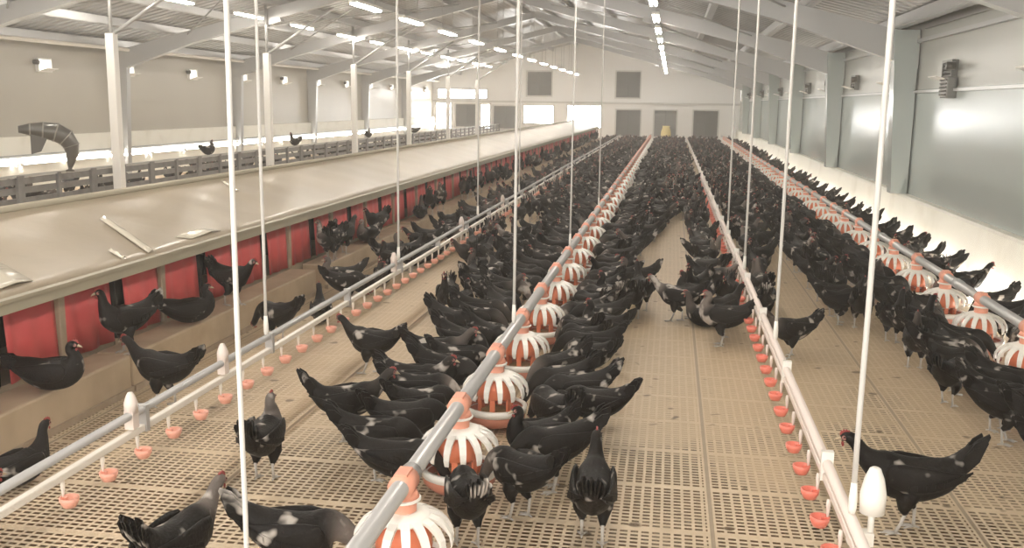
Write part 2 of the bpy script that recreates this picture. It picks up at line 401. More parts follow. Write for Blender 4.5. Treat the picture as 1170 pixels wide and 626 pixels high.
# ------------------------------------------------------------------ strip lamps along the wall feet
def strip_proto():
    r = empty('strip_lamp', (0, 0, 0))
    t = MB(); t.tube([(0, -.72, .05), (0, .72, .05)], .016, 0, 8); t.build('tube', M['strip'], r)
    for y in (-.74, .74):
        c = MB(); c.box((0, y, .03), (.05, .05, .06)); c.build('end_cap', M['lamp_body'], r)
    return r
sp0 = strip_proto(); first = True
for x, z, words_ in ((3.12, .0, 'white curb'),):
    for i in range(27):
        o = sp0 if first else copy_tree(sp0); first = False
        o.location = (x, 5.2 + i * 1.66, z)
        tag(o, 'bright strip lamp on the floor along the %s, %s from near end' % (words_, nth(i + 1)), 'lamp', 'strip lamps along the curb')
for i in range(26):
    o = copy_tree(sp0); o.location = (XL + .2, 8 + i * 1.62, .56)
    b = MB(); b.box((-.05, 0, .03), (.1, 1.3, .03)); b.build('bracket', M['lamp_body'], o)
    tag(o, 'bright strip lamp low on the cream wall under its pipe, %s from near end' % nth(i + 1), 'lamp', 'strip lamps low on the cream wall')

# ------------------------------------------------------------------ wall air inlets
def inlet_proto(s):
    r = empty('air_inlet', (0, 0, 0))
    a = MB()
    for (dy, dz, wy, wz) in ((0, .12, .44, .03), (0, -.12, .44, .03), (-.205, 0, .03, .21), (.205, 0, .03, .21)): a.box((.03 * s, dy, dz), (.08, wy, wz))
    a.build('inlet_frame', M['fan_grey'] if s < 0 else M['lamp_body'], r)
    b = MB(); b.box((.01 * s, 0, 0), (.02, .38, .21)); b.build('back_panel' if s < 0 else 'daylight_opening', M['dark'] if s < 0 else M['inlet_light'], r)
    c = MB(); c.box((.13 * s, 0, -.1), (.22, .38, .012), 0, 0, -.3 * s); c.build('flap', M['white_plastic'], r)
    if s < 0:
        d = MB(); [d.box((.05 * s, 0, -.06 + i * .05), (.02, .36, .03), 0, 0, .6) for i in range(4)]; d.build('louvre', M['fan_grey'], r)
    d = MB(); d.tube([(.06 * s, -.34, .05), (.16 * s, -.34, .05)], .05, 0, 10); d.tube([(.11 * s, -.34, .05), (.11 * s, -.2, .05)], .012, 0, 6); d.build('actuator', M['duct'], r)
    return r
ir = inlet_proto(-1); il = inlet_proto(1)
for i in range(13):
    o = ir if i == 0 else copy_tree(ir); o.location = (XR, 9.7 + i * 3.18, 2.36)
    tag(o, 'dark louvred air inlet on the grey-green wall, %s from near end' % nth(i + 1), 'air inlet', 'air inlets on the grey-green wall')
for i in range(12):
    o = il if i == 0 else copy_tree(il); o.location = (XL, 15.0 + i * 3.1, 2.52)
    tag(o, 'pale air inlet with open flap on the cream wall, %s from near end' % nth(i + 1), 'air inlet', 'air inlets on the cream wall')
# thermostat-like louvred box under the nearest full inlet on the grey-green wall
r = empty('control_box', (XR, 12.75, 2.02))
a = MB(); a.box((-.06, 0, .14), (.12, .3, .26)); bevel(a.build('housing', M['fan_grey'], r), .012)
a = MB(); [a.box((-.125, 0, .05 + i * .045), (.02, .28, .018), 0, 0, .4) for i in range(5)]; a.build('louvre', M['duct'], r)
tag(r, 'dark slotted box fixed to the grey-green wall below an air inlet', 'control box')

# ------------------------------------------------------------------ white posts and slatted partition of the far pen
XP = -8.85
for i, y in enumerate([8.6, 14.5, 20.55, 26.5, 32.3, 38.2, 44.1]):
    r = empty('support_post', (XP, y, 0))
    a = MB(); a.box((0, 0, 1.45), (.145, .145, 2.9)); bevel(a.build('shaft', M['post_white'], r), .012)
    a = MB(); a.box((0, 0, .02), (.3, .3, .04)); a.build('base_plate', M['steel'], r)
    a = MB(); a.tube([(.02, 0, 2.88), (1.5, .2, roof_z(XP + 1.5) - .5)], .03, 0, 6); a.build('brace', M['steel_light'], r)
    a = MB(); a.tube([(0, 0, 2.88), (0, 0, roof_z(XP) - .1)], .03, 0, 6); a.build('hanger_rod', M['steel_light'], r)
    tag(r, 'white steel post standing in the slatted partition, %s from near end' % nth(i + 1), 'post', 'white posts of the slatted partition')
def fence_proto():
    r = empty('slatted_partition', (0, 0, 0))
    a = MB()
    for z in (.14, .29, .44, .59, .72): a.box((0, .87, z), (.03, 1.68, .09))
    a.build('slat', M['fence'], r)
    for y in (0.03, .87, 1.71):
        a = MB(); a.box((.03, y, .4), (.05, .07, .8)); a.build('upright', M['fence'], r)
    a = MB(); a.box((0, .87, .79), (.08, 1.74, .03)); a.build('top_rail', M['steel'], r)
    return r
fp = fence_proto()
for i in range(24):
    o = fp if i == 0 else copy_tree(fp); o.location = (XP - .14, 8.7 + i * 1.75, 0)
    tag(o, 'grey slatted partition panel beyond the nest row, %s from near end' % nth(i + 1), 'partition', 'slatted partition panels')

# dark ribbed hood on a thin stem above the partition
r = empty('ribbed_hood', (XP - .14, 13.12, .8)); r.scale = (.95, .95, 1.0)
fx, fz = (.99, -.16), None
path = [(-.52, .62, .05), (-.36, .62, .09), (-.18, .61, .12), (.0, .58, .14), (.14, .5, .135), (.21, .38, .12), (.215, .26, .095), (.19, .14, .06), (.175, .06, .035)]
a = MB(); rings = []
for i, (x, z, rr) in enumerate(path):
    p, q = path[max(i - 1, 0)], path[min(i + 1, len(path) - 1)]
    t = Vector((q[0] - p[0], 0, q[1] - p[1])).normalized(); nrm = Vector((-t.z, 0, t.x))
    rings.append([Vector((x, 0, z)) + nrm * rr * cos(2 * PI * j / 16) + Vector((0, 1, 0)) * rr * 1.1 * sin(2 * PI * j / 16) for j in range(16)])
a.loft(rings); a.build('hood', M['duct'], r, rz=.62)
a = MB()
for i in (1, 2, 3, 4, 5):
    a.loft([[Vector(v) + (Vector(v) - Vector((path[i][0], 0, path[i][1]))) * .06 + Vector((dx, 0, 0)) for v in rings[i]] for dx in (-.012, .012)])
a.build('rib', M['duct_rib'], r, rz=.62)
a = MB(); vs = [(-.36, -.07, .56), (-.1, -.07, .54), (-.22, -.06, .3), (-.36, -.06, .26)]; a.add(vs + [(x, -y, z) for x, y, z in vs], [(0, 1, 2, 3), (7, 6, 5, 4), (0, 4, 5, 1), (1, 5, 6, 2), (2, 6, 7, 3), (3, 7, 4, 0)]); a.build('side_flap', M['duct'], r, rz=.62)
a = MB(); a.tube([(.175, 0, .08), (.17, 0, .0)], .03, 0, 8); a.lathe([(.07, 0), (.06, .02), (.03, .03)], (.17, 0, .0)); a.build('stem', M['duct'], r, rz=.62)
tag(r, 'dark grey curved ribbed hood on a stem atop the slatted partition', 'hood')

# ------------------------------------------------------------------ nest row
NX = -3.72          # curtain plane
def nest_proto():
    r = empty('nest_box', (0, 0, 0))       # origin at curtain plane, start of the bay
    a = MB(); a.box((-.9, .61, .13), (1.8, 1.2, .26)); a.build('base', M['step'], r)
    for y0, y1 in ((.11, .585), (.635, 1.16)):
        a = MB(); nn = 8; vs = []
        for i in range(nn + 1):
            yy = y0 + (y1 - y0) * i / nn; wv = .008 * sin(i * 1.9 + y0 * 9)
            vs += [(wv, yy, .80), (wv * 1.6 + .012, yy, .50), (wv * 2 + .02, yy, .265)]
        a.add(vs, [(3 * i + k, 3 * i + 3 + k, 3 * i + 4 + k, 3 * i + 1 + k) for i in range(nn) for k in (0, 1)], 0, True)
        o = a.build('curtain', M['red'], r); s = o.modifiers.new('thick', 'SOLIDIFY'); s.thickness = .008
    a = MB(); a.box((.02, .61, .53), (.05, .06, .56)); bevel(a.build('post', M['wood'], r), .006)
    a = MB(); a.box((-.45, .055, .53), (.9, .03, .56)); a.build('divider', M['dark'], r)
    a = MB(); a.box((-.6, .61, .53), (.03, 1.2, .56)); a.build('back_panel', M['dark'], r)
    a = MB(); a.box((-.05, .61, .79), (.1, 1.2, .05)); a.build('rail', M['fascia'], r)
    return r
np0 = nest_proto()
for i in range(37):
    o = np0 if i == 0 else copy_tree(np0); o.location = (NX, 3.48 + 1.22 * i, 0)
    tag(o, 'nest box bay with two red curtains under the tan roof, %s from near end' % nth(i + 1), 'nest box', 'red-curtained nest box bays')
NE = 3.4 + 1.22 * 37 + .2
r = empty('nest_roof', (XC, 3.0, .8))
def slab(x0, z0, x1, z1, ya, yb, t):
    m_ = MB(); vs = []
    for y in (ya, yb): vs += [(x0, y, z0), (x1, y, z1), (x1, y, z1 - t), (x0, y, z0 - t)]
    m_.add(vs, [(0, 1, 2, 3), (7, 6, 5, 4), (0, 4, 5, 1), (1, 5, 6, 2), (2, 6, 7, 3), (3, 7, 4, 0)]); return m_
ys = [2.0, NE]
for side in (1, -1):
    for ya, yb in zip(ys, ys[1:]):
        # slightly buckled cover sheet
        m_ = MB(); nu, nv = 8, 380; vs = []
        for i in range(nv + 1):
            for j in range(nu + 1):
                u = j / nu; y = ya + (yb - ya) * i / nv
                x = XC + side * (1.02 * u); z = 1.10 - .295 * u - .02 * u * u + .006 * sin(3.1 * y + 5 * u) * sin(PI * u) + .004 * sin(7.3 * y - 4 * u) * sin(PI * u)
                vs.append((x - XC, y - 3.0, z - .8))
        m_.add(vs, [(i * (nu + 1) + j, i * (nu + 1) + j + 1, (i + 1) * (nu + 1) + j + 1, (i + 1) * (nu + 1) + j) for i in range(nv) for j in range(nu)], 0, True)
        o = m_.build('roof_sheet', M['nest_roof'], r); s = o.modifiers.new('thick', 'SOLIDIFY'); s.thickness = .02; s.offset = -1 if side > 0 else 1
    m_ = MB(); m_.box((side * 1.02, (NE + 2.0) / 2 - 3.0, -.052), (.03, NE - 2.0, .068)); m_.box((side * 1.025, (NE + 2.0) / 2 - 3.0, -.012), (.05, NE - 2.0, .02)); m_.build('fascia', M['fascia'], r)
m_ = MB(); m_.tube([(0, -1.0, .31), (0, NE - 3.0, .31)], .03, 0, 6); m_.build('ridge_cap', M['fascia'], r)
tag(r, 'long tan pitched roof sheeted over the row of nest boxes', 'nest roof')
# loose strips of film lying on the roof
def on_roof(x, y): u = (x - XC) / 1.02; return 1.10 - .295 * u - .02 * u * u
for i, (y, xa, xb, w, sk, lab) in enumerate([
        (6.66, -4.22, -3.64, .09, -.34, 'long shiny strip of clear film lying down the tan nest roof'), (6.04, -3.79, -3.65, .04, -.06, 'short shiny scrap of film beside the long strip on nest roof'),
        (4.95, -4.03, -3.68, .42, -.10, 'wide sheet of pale film on the nest roof edge at its near end'), (7.1, -3.74, -3.66, .5, .1, 'small shiny scrap of film at the nest roof edge near a pale cord'),
        (9.2, -4.47, -4.23, .07, -.2, 'thin pale scrap of film high on the nest roof, farthest of the film')]):
    m_ = MB(); vs = []; nn = 10
    for k in range(nn + 1):
        x = xa + (xb - xa) * k / nn; yy = y + sk * k / nn
        for dy, dz in ((-w / 2, .0), (-w / 6, .006 + .006 * sin(k * 2.2)), (w / 6, .010 + .006 * sin(k * 1.3 + 1)), (w / 2, .0)): vs.append((x, yy + dy, on_roof(x, yy) + .008 + dz))
    m_.add(vs, [(4 * k + j, 4 * k + j + 1, 4 * k + j + 5, 4 * k + j + 4) for k in range(nn) for j in range(3)], 0, True)
    o = m_.build('film_strip', M['film']); s = o.modifiers.new('thick', 'SOLIDIFY'); s.thickness = .004
    tag(o, lab, 'film', 'scraps of film on the nest roof')
# perch step
seg = [(2.4, 5.6), (5.62, 8.95), (9.25, 12.6), (12.9, 17.0), (17.3, 21.4), (21.7, 26), (26.3, 31), (31.3, 36), (36.3, 42), (42.3, 48.4)]
for i, (a, b) in enumerate(seg):
    r = empty('perch_step', (-3.42, a, 0))
    m_ = MB(); m_.box((-.12, (b - a) / 2, .125), (.26, b - a, .25)); bevel(m_.build('block', M['step'], r), .015)
    m_ = MB(); m_.box((.005, (b - a) / 2, .02), (.04, b - a, .04)); m_.build('toe_rail', M['wood'], r)
    tag(r, 'tan box step in front of the red nest curtains, %s from near end' % nth(i + 1), 'step', 'box steps along the nest row')

# ------------------------------------------------------------------ drinker lines
def drinker(xd, label, y_first, cup_m, pvc, twin):
    r = empty('drinker_line', (xd, 3.0, 0)); L_ = 47.0
    m_ = MB(); m_.box((0, L_ / 2 - 2.0, .34), (.034, L_, .034)); bevel(m_.build('water_pipe', pvc, r), .006)
    m_ = MB(); m_.tube([(0, -2.0, .395 if not twin else .43), (0, L_ - 2, .395 if not twin else .43)], .022 if not twin else .02, 0, 10); m_.build('support_pipe', M['pvc_white'] if not twin else M['pipe'], r)
    for i in range(0, 30):
        y = -.4 + 1.5 * i
        m_ = MB(); m_.box((0, y, .385), (.05, .03, .13)); m_.build('clip', M['white_plastic'] if not twin else M['pipe'], r)
    for i in range(70):
        y = y_first - 3.0 + .29 * i
        sd = 1 if twin else -1
        m_ = MB()
        m_.lathe([(.012, .205), (.027, .207), (.039, .232), (.041, .25), (.035, .25), (.026, .222), (0.001, .218)], (.026 * sd if twin else -.052, y, 0), 0, 12)
        m_.box((.006 * sd if twin else -.03, y, .243), (.02 if twin else .03, .016, .012))
        cup = m_.build('drinker_cup', cup_m, r)
        m_ = MB(); m_.lathe([(.008, .324), (.010, .30), (.007, .27), (.004, .248)], (0 if twin else -.022, y, 0), 0, 8); m_.build('nipple', pvc, cup)
    tag(r, label, 'drinker line'); return r
d1 = drinker(-2.45, 'drinker line with orange cups running beside the nest row steps', 3.46, M['coral_pale'], M['pvc'], True)
d2 = drinker(.72, 'pale drinker line with red cups running between middle and wall aisles', 3.0, M['coral'], M['pvc_white'], False)
for i, y in enumerate([4.0, 4.95, 8.4, 11.3, 14.2]):
    m_ = MB(); m_.lathe([(.03, 0), (.032, .05), (.02, .085), (.012, .10)], (0, 0, 0), 0, 12); m_.box((0, 0, -.03), (.045, .05, .09)); m_.build('hanger_cap', M['pvc_white'], d1, (0, y - 3, .44))
# breather cap beside the pale line
m_ = MB(); m_.tube([(.07, 0, .30), (.07, 0, .45)], .012, 0, 8); m_.lathe([(.045, .43), (.048, .5), (.036, .56), (.02, .60), (.012, .605)], (.07, 0, 0), 0, 14); m_.box((.035, 0, .33), (.09, .05, .05)); m_.build('breather_cap', M['white_plastic'], d2, (0, .52, 0))

# ------------------------------------------------------------------ feeder lines and pans
def feed_line(xf, label, y0):
    r = empty('feeder_line', (xf, y0, 0))
    m_ = MB(); m_.tube([(0, 0, .45), (0, 48.5 - y0, .45)], .036, 0, 14); m_.build('feed_pipe', M['pipe'], r)
    for i in range(15):
        m_ = MB(); m_.tube([(0, 1.9 + 3 * i, .45), (0, 2.02 + 3 * i, .45)], .043, 0, 14); m_.build('coupling', M['steel_light'], r)
    tag(r, label, 'feeder line'); return r
feed_line(-.96, 'grey feeder pipe hung over the centre row of orange pans', 1.5)
feed_line(2.44, 'grey feeder pipe hung over the pan row beside the white curb', 3.5)

def pan_proto():
    r = empty('feeder_pan', (0, 0, 0))
    m_ = MB()                                        # saddle that grips the pipe
    m_.tube([(0, -.055, .45), (0, .055, .45)], [.05, .05], 0, 14); m_.box((0, 0, .488), (.05, .09, .03))
    m_.lathe([(.05, .425), (.062, .40), (.052, .395), (.05, .34), (.058, .325)], (0, 0, 0), 0, 16)
    col_ = m_.build('collar', M['salmon'], r)
    m_ = MB(); m_.lathe([(.062, .385), (.068, .39), (.068, .396), (.06, .398)], (0, 0, 0), 0, 18); m_.build('flange', M['white_plastic'], col_)
    m_ = MB()                                        # white dome of curved fingers
    m_.lathe([(.03, .345), (.075, .342), (.10, .333), (.116, .32), (.113, .312), (.095, .322), (.05, .334)], (0, 0, 0), 0, 28)
    for k in range(15):
        a = 2 * PI * k / 15; rings = []
        for (rr, z, w, t) in ((.10, .325, .0185, .006), (.135, .312, .0175, .007), (.166, .290, .0165, .007), (.187, .260, .0155, .006), (.193, .228, .0135, .006), (.190, .205, .010, .005)):
            ca, sa = cos(a), sin(a); c = Vector((rr * ca, rr * sa, z)); tn = Vector((-sa, ca, 0)); up = Vector((ca * .6, sa * .6, .8))
            rings.append([c - tn * w - up * t, c + tn * w - up * t, c + tn * w + up * t, c - tn * w + up * t])
        m_.loft(rings, 0, False)
    m_.build('grill', M['white_plastic'], r)
    m_ = MB(); m_.lathe([(.07, .315), (.105, .29), (.112, .20), (.10, .185), (.098, .20), (.06, .30)], (0, 0, 0), 0, 22)
    for k in range(6):
        a = 2 * PI * (k + .5) / 6; m_.box((.10 * cos(a), .10 * sin(a), .14), (.012, .03, .11), 0, a)
    m_.build('feed_cone', M['orange'], r)
    m_ = MB(); m_.lathe([(.02, .062), (.13, .05), (.165, .075), (.172, .125), (.182, .128), (.178, .07), (.14, .035), (.02, .045)], (0, 0, 0), 1, 26)
    m_.lathe([(.16, .105), (.186, .105), (.188, .14), (.17, .145), (.163, .13)], (0, 0, 0), 0, 26, False)
    tr_ = m_.build('tray', [M['white_plastic'], M['tray']], r)
    m_ = MB(); m_.lathe([(.15, .072), (.12, .085), (.06, .12), (.01, .13)], (0, 0, 0), 0, 18); m_.build('feed', M['feed'], tr_)
    return r
pan0 = pan_proto(); first = True
PANS_C = [3.40 + i for i in range(44)]; PANS_R = [4.80 + 1.01 * i for i in range(42)]
for xf, ys, w in ((-.96, PANS_C, 'centre feeder pipe'), (2.44, PANS_R, 'feeder pipe along the white curb')):
    for i, y in enumerate(ys):
        o = pan0 if first else copy_tree(pan0); first = False
        o.location = (xf, y, 0); o.rotation_euler.z = 0
        tag(o, 'orange pan with white fingers on the %s, %s from near end' % ('centre feeder pipe' if xf < 0 else 'curb-side feeder pipe', nth(i + 1)), 'feeder pan', 'feeder pans on the ' + w)

# ------------------------------------------------------------------ suspension cords
def cord(x, y, z0, rad, label, lean=0.0, group=None):
    zt = roof_z(x) - .16
    r = empty('suspension_cord', (x, y, z0))
    pts = [(lean * k / 8, .004 * sin(k * 2.0), (zt - z0) * k / 8) for k in range(9)]
    m_ = MB(); m_.tube(pts, rad, 0, 8); m_.build('rope', M['cord'], r)
    m_ = MB(); m_.lathe([(rad * 1.1, .0), (rad * 1.5, .02), (rad * 1.5, .06), (rad * 1.1, .12)], (0, 0, .0), 0, 10); m_.build('adjuster', M['white_plastic'], r)
    tag(r, label, 'cord', group)
for i, y in enumerate([5.55, 8.55, 12.3, 15.8]):
    cord(-2.45, y, .45, .0105, 'pale cord from roof to the drinker line beside the nests, %s from near end' % nth(i + 1), 0, 'cords of the nest-side drinker line')
for i, y in enumerate([2.02, 6.05, 9.6, 13.5]):
    cord(-.96, y, .49, (.0065, .0095, .0085, .008)[i], 'pale cord from roof to the centre feeder pipe, %s from near end' % nth(i + 1), 0, 'cords of the centre feeder pipe')
for i, y in enumerate([3.52, 6.25, 9.0, 11.75]):
    cord(.72, y, .42, .0105, 'pale cord from roof to the drinker line with red cups, %s from near end' % nth(i + 1), 0, 'cords of the drinker line with red cups')

# yellow sack leaning at the end-wall fan
m_ = MB(); m_.loft([[(rx * cos(2 * PI * j / 14) * (1 + .06 * sin(3 * j)), ry * sin(2 * PI * j / 14), z) for j in range(14)] for z, rx, ry in ((0, .18, .13), (.08, .24, .17), (.35, .25, .18), (.6, .23, .15), (.78, .17, .08), (.86, .19, .03))])
o = m_.build('feed_sack', M['yellow'], None, (-.25, 49.7, .0)); tag(o, 'pale yellow sack standing before the middle dark fan of the end wall', 'sack')

# ------------------------------------------------------------------ hens
def catmull(P, sub):
    out = []; n = len(P)
    for i in range(n - 1):
        p0, p1, p2, p3 = (np.array(P[max(i - 1, 0)], float), np.array(P[i], float), np.array(P[i + 1], float), np.array(P[min(i + 2, n - 1)], float))
        for k in range(sub):
            t = k / sub
            out.append(.5 * ((2 * p1) + (p2 - p0) * t + (2 * p0 - 5 * p1 + 4 * p2 - p3) * t * t + (3 * p1 - p0 - 3 * p2 + p3) * t ** 3))
    out.append(np.array(P[-1], float)); return out

# rows: x, z, half width, half height above, half height below; tail tip to beak root. The hen faces +X, feet at z = 0.
BODY = [(-.262, .372, .006, .012, .012), (-.247, .356, .018, .038, .032), (-.222, .332, .032, .058, .045), (-.188, .304, .052, .066, .058), (-.145, .282, .074, .074, .082),
        (-.075, .268, .092, .078, .108), (.0, .264, .098, .078, .118), (.07, .272, .092, .08, .112), (.118, .293, .074, .076, .088)]
NECK = {
    'alert': [(.150, .340, .047, .052, .055), (.166, .385, .033, .036, .038), (.172, .425, .027, .029, .030), (.186, .458, .0265, .028, .027), (.207, .468, .0235, .024, .023), (.226, .464, .013, .013, .014)],
    'walk': [(.168, .318, .050, .052, .058), (.205, .350, .035, .036, .038), (.232, .385, .028, .029, .030), (.258, .408, .0265, .028, .027), (.280, .412, .0235, .024, .023), (.298, .405, .013, .013, .014)],
    'feed': [(.165, .285, .052, .055, .058), (.205, .252, .038, .040, .040), (.235, .208, .029, .031, .030), (.258, .165, .0265, .029, .027), (.272, .142, .0235, .025, .023), (.280, .122, .013, .013, .014)],
    'back': [(.140, .335, .050, .052, .055), (.135, .372, .036, .036, .038), (.118, .400, .029, .029, .030), (.125, .428, .0265, .028, .027), (.147, .434, .0235, .024, .023), (.165, .428, .013, .013, .014)],
}
def hen_parts(pose, sit=False, low=False, tail=1.0):
    """Mesh builders of one hen: (name, builder, materials) plus the head frame."""
    rows = [list(r) for r in BODY]
    for r in rows[:4]: r[1] = .282 + (r[1] - .282) * tail
    neck = [list(r) for r in NECK[pose]]
    dz = -.135 if sit else 0.0
    if pose == 'feed':                       # the trunk tips forward when the bird eats
        for i, r in enumerate(rows): r[1] += -.10 * (r[0] - .0) * 1.0
        for r in neck: r[1] -= .012
    allr = rows + neck
    nb = len(rows)
    pts = catmull(allr, 1 if low else 3); seg_ = 8 if low else 16
    rings = []; neckw = []
    for i, p in enumerate(pts):
        a, b = pts[max(i - 1, 0)], pts[min(i + 1, len(pts) - 1)]
        t = Vector((b[0] - a[0], 0, b[1] - a[1]))
        if i < len(pts) * (nb / len(allr)) * .62: t = t * .35 + Vector((t.length * .65, 0, 0))   # trunk rings stay nearly upright
        t.normalize(); up = Vector((-t.z, 0, t.x))
        ring = []
        for j in range(seg_):
            c, s = cos(2 * PI * j / seg_), sin(2 * PI * j / seg_)
            hz = p[3] if s > 0 else p[4]
            ring.append(Vector((p[0], 0, p[1] + dz)) + Vector((0, 1, 0)) * p[2] * c * (1 if s < 0 else (1 - .12 * s)) + up * hz * s)
        rings.append(ring); neckw += [min(1, max(0, (i / (len(pts) - 1) * (len(allr) - 1) - nb + 1.2) / 1.6))] * seg_
    body = MB(); body.loft(rings)
    head = Vector((neck[-2][0], 0, neck[-2][1] + dz)); h1 = Vector((neck[-1][0], 0, neck[-1][1] + dz)); h0 = Vector((neck[-3][0], 0, neck[-3][1] + dz))
    f = (h1 - head).normalized()
    if pose == 'feed': f = (f + Vector((.15, 0, -.4))).normalized()
    else: f = Vector((.96, 0, -.18)).normalized()
    u = Vector((-f.z, 0, f.x))
    out = []
    n_ = 5 if low else 8
    beak = MB(); beak.loft([[h1 + f * d + u * (q + r_ * .9 * sin(2 * PI * j / n_)) + Vector((0, 1, 0)) * r_ * .8 * cos(2 * PI * j / n_) for j in range(n_)] for d, r_, q in ((-.006, .012, .0), (.012, .009, -.001), (.026, .004, -.004), (.032, .001, -.008))])
    comb = MB(); base = head + u * .018; cr = []
    prof = [(-.022, .002), (-.019, .011), (-.014, .008), (-.008, .017), (-.002, .010), (.004, .019), (.010, .010), (.015, .014), (.019, .005), (.023, .0)]
    k = len(prof); vs = []
    for sy in (-.004, .004): vs += [base + f * a + u * b + Vector((0, sy, 0)) for a, b in prof] + [base + f * a + u * -.006 + Vector((0, sy, 0)) for a, b in prof]
    fs = []
    for i in range(k - 1): fs += [(i, i + 1, k + i + 1, k + i), (2 * k + i, 3 * k + i, 3 * k + i + 1, 2 * k + i + 1), (i, 2 * k + i, 2 * k + i + 1, i + 1)]
    comb.add(vs, fs)
    wat = MB()
    for sy in (-1, 1): wat.ball(head + f * .016 - u * .030 + Vector((0, sy * .009, 0)), (.006, .004, .010), 0, 6 if low else 8, 4 if low else 6)
    face = MB()
    for sy in (-1, 1): face.ball(head + f * .006 + u * .000 + Vector((0, sy * .0165, 0)), (.013, .0075, .011), 0, 8, 6)
    eye = MB()
    for sy in (-1, 1): eye.ball(head + f * .006 + u * .005 + Vector((0, sy * .0235, 0)), .0042, 0, 6, 4)
    # folded wing: layered feather blades over a teardrop
    wings = []
    for sy in (-1, 1):
        w = MB(); rg = []
        tip = (-.10 if pose == 'feed' else 0)
        W = [(.115, .285, .004, .012), (.095, .283, .012, .05), (.04, .275, .016, .066), (-.03, .27, .016, .064), (-.10, .275, .013, .05), (-.165, .285, .009, .032), (-.215, .297, .004, .014)]
        ns_ = 6 if low else 10
        for (x, z, th, hh) in W:
            z += tip * x + dz; yb = .098 * math.sqrt(max(.05, 1 - ((x + .01) / .27) ** 2)) * .93
            rg.append([(x, sy * (yb + th * cos(2 * PI * j / ns_)), z + hh * sin(2 * PI * j / ns_)) for j in range(ns_)])
        if sy < 0: rg = [r_[::-1] for r_ in rg]
        w.loft(rg)
        if not low:
            for q in range(5):                      # primaries along the lower rear edge
                x0, z0 = .02 - .035 * q, .235 + .008 * q; x1, z1 = -.17 - .018 * q, .262 + .013 * q
                z0 += tip * x0 + dz; z1 += tip * x1 + dz; yb0 = .106; yb1 = .066 - .006 * q
                w.loft([[(x, sy * (y + .003), z + hh), (x, sy * (y - .003), z + hh), (x, sy * (y - .003), z - hh), (x, sy * (y + .003), z - hh)] for x, y, z, hh in ((x0, yb0, z0, .012), ((x0 + x1) / 2, (yb0 + yb1) / 2 + .012, (z0 + z1) / 2, .017), (x1, yb1, z1, .004))], 0, False)
        wings.append(w)
    # tail fan
    tl = MB()
    for q in range(3 if low else 7):
        a = (q - (1 if low else 3)) / (1 if low else 3)
        bx, bz = -.185, .305
        ex, ez = -.305 + .02 * abs(a) * 1.6, .30 + .105 * tail - .02 * a * a + (.02 if q % 2 else 0); ey = .055 * a
        if pose == 'feed': bz += .02; ez += .035
        bz += dz; ez += dz
        rg = []
        for t, hh in ((0, .014), (.35, .024), (.75, .024), (1, .006)):
            x = bx + (ex - bx) * t; y = ey * t + .02 * a * (1 - t); z = bz + (ez - bz) * (t ** 1.15)
            rg.append([(x + hh * .7, y + .004, z + hh), (x + hh * .7, y - .004, z + hh), (x - hh * .4, y - .004 + .004 * a, z - hh * 1.2), (x - hh * .4, y + .004 + .004 * a, z - hh * 1.2)])
        tl.loft(rg, 0, False)
    legs = []
    if not sit:
        for sy in (-1, 1):
            l = MB(); y = sy * .048; fx = {'alert': 0, 'walk': .045 * sy, 'feed': .02 * sy, 'back': 0}[pose]
            n2 = 6 if low else 9
            l.tube([(.0, y, .215), (.018, y * 1.02, .16), (.008 + fx * .3, y, .118), (-.012 + fx * .6, y, .098)], [.05, .043, .024, .012], 0, n2)
            l.tube([(-.012 + fx * .6, y, .102), (-.004 + fx * .8, y, .05), (.004 + fx, y, .012)], [.0085, .007, .0085], 1, n2)
            for ang, ln in ((-.5, .05), (0, .062), (.5, .05), (PI, .026)):
                l.tube([(.004 + fx, y, .010), (.004 + fx + ln * .5 * cos(ang), y + ln * .5 * sin(ang), .0085), (.004 + fx + ln * cos(ang), y + ln * sin(ang), .004)], [.0065, .0055, .003], 1, 5)
            legs.append(l)
    return dict(body=body, neckw=neckw, beak=beak, comb=comb, wattle=wat, face=face, eye=eye, wings=wings, tail=tl, legs=legs)

def set_neck(me, w):
    at = me.attributes.new('neck', 'FLOAT', 'POINT'); at.data.foreach_set('value', [x * x * (3 - 2 * x) for x in w])
def merged_mesh(name, P, plume, low):
    """whole small hen in one mesh (for birds too far off to show their parts)"""
    order = [(P['body'], [0]), (P['tail'], [0])] + [(w, [0]) for w in P['wings']] + [(l, [0, 2]) for l in P['legs']] + [(P['beak'], [1]), (P['comb'], [3]), (P['wattle'], [3]), (P['face'], [4])]
    if low: order = order[:-1]
    A = MB(); nw = []
    for b, mi in order:
        base = len(A.v); A.v += b.v; A.f += [[base + i for i in f] for f in b.f]; A.m += [mi[k] for k in b.m]; A.s += b.s
        nw += P['neckw'] if b is P['body'] else [0.0] * len(b.v)
    me = A.mesh(name, [plume, M['beak'], M['shank'], M['comb'], M['face']])
    set_neck(me, nw); return me

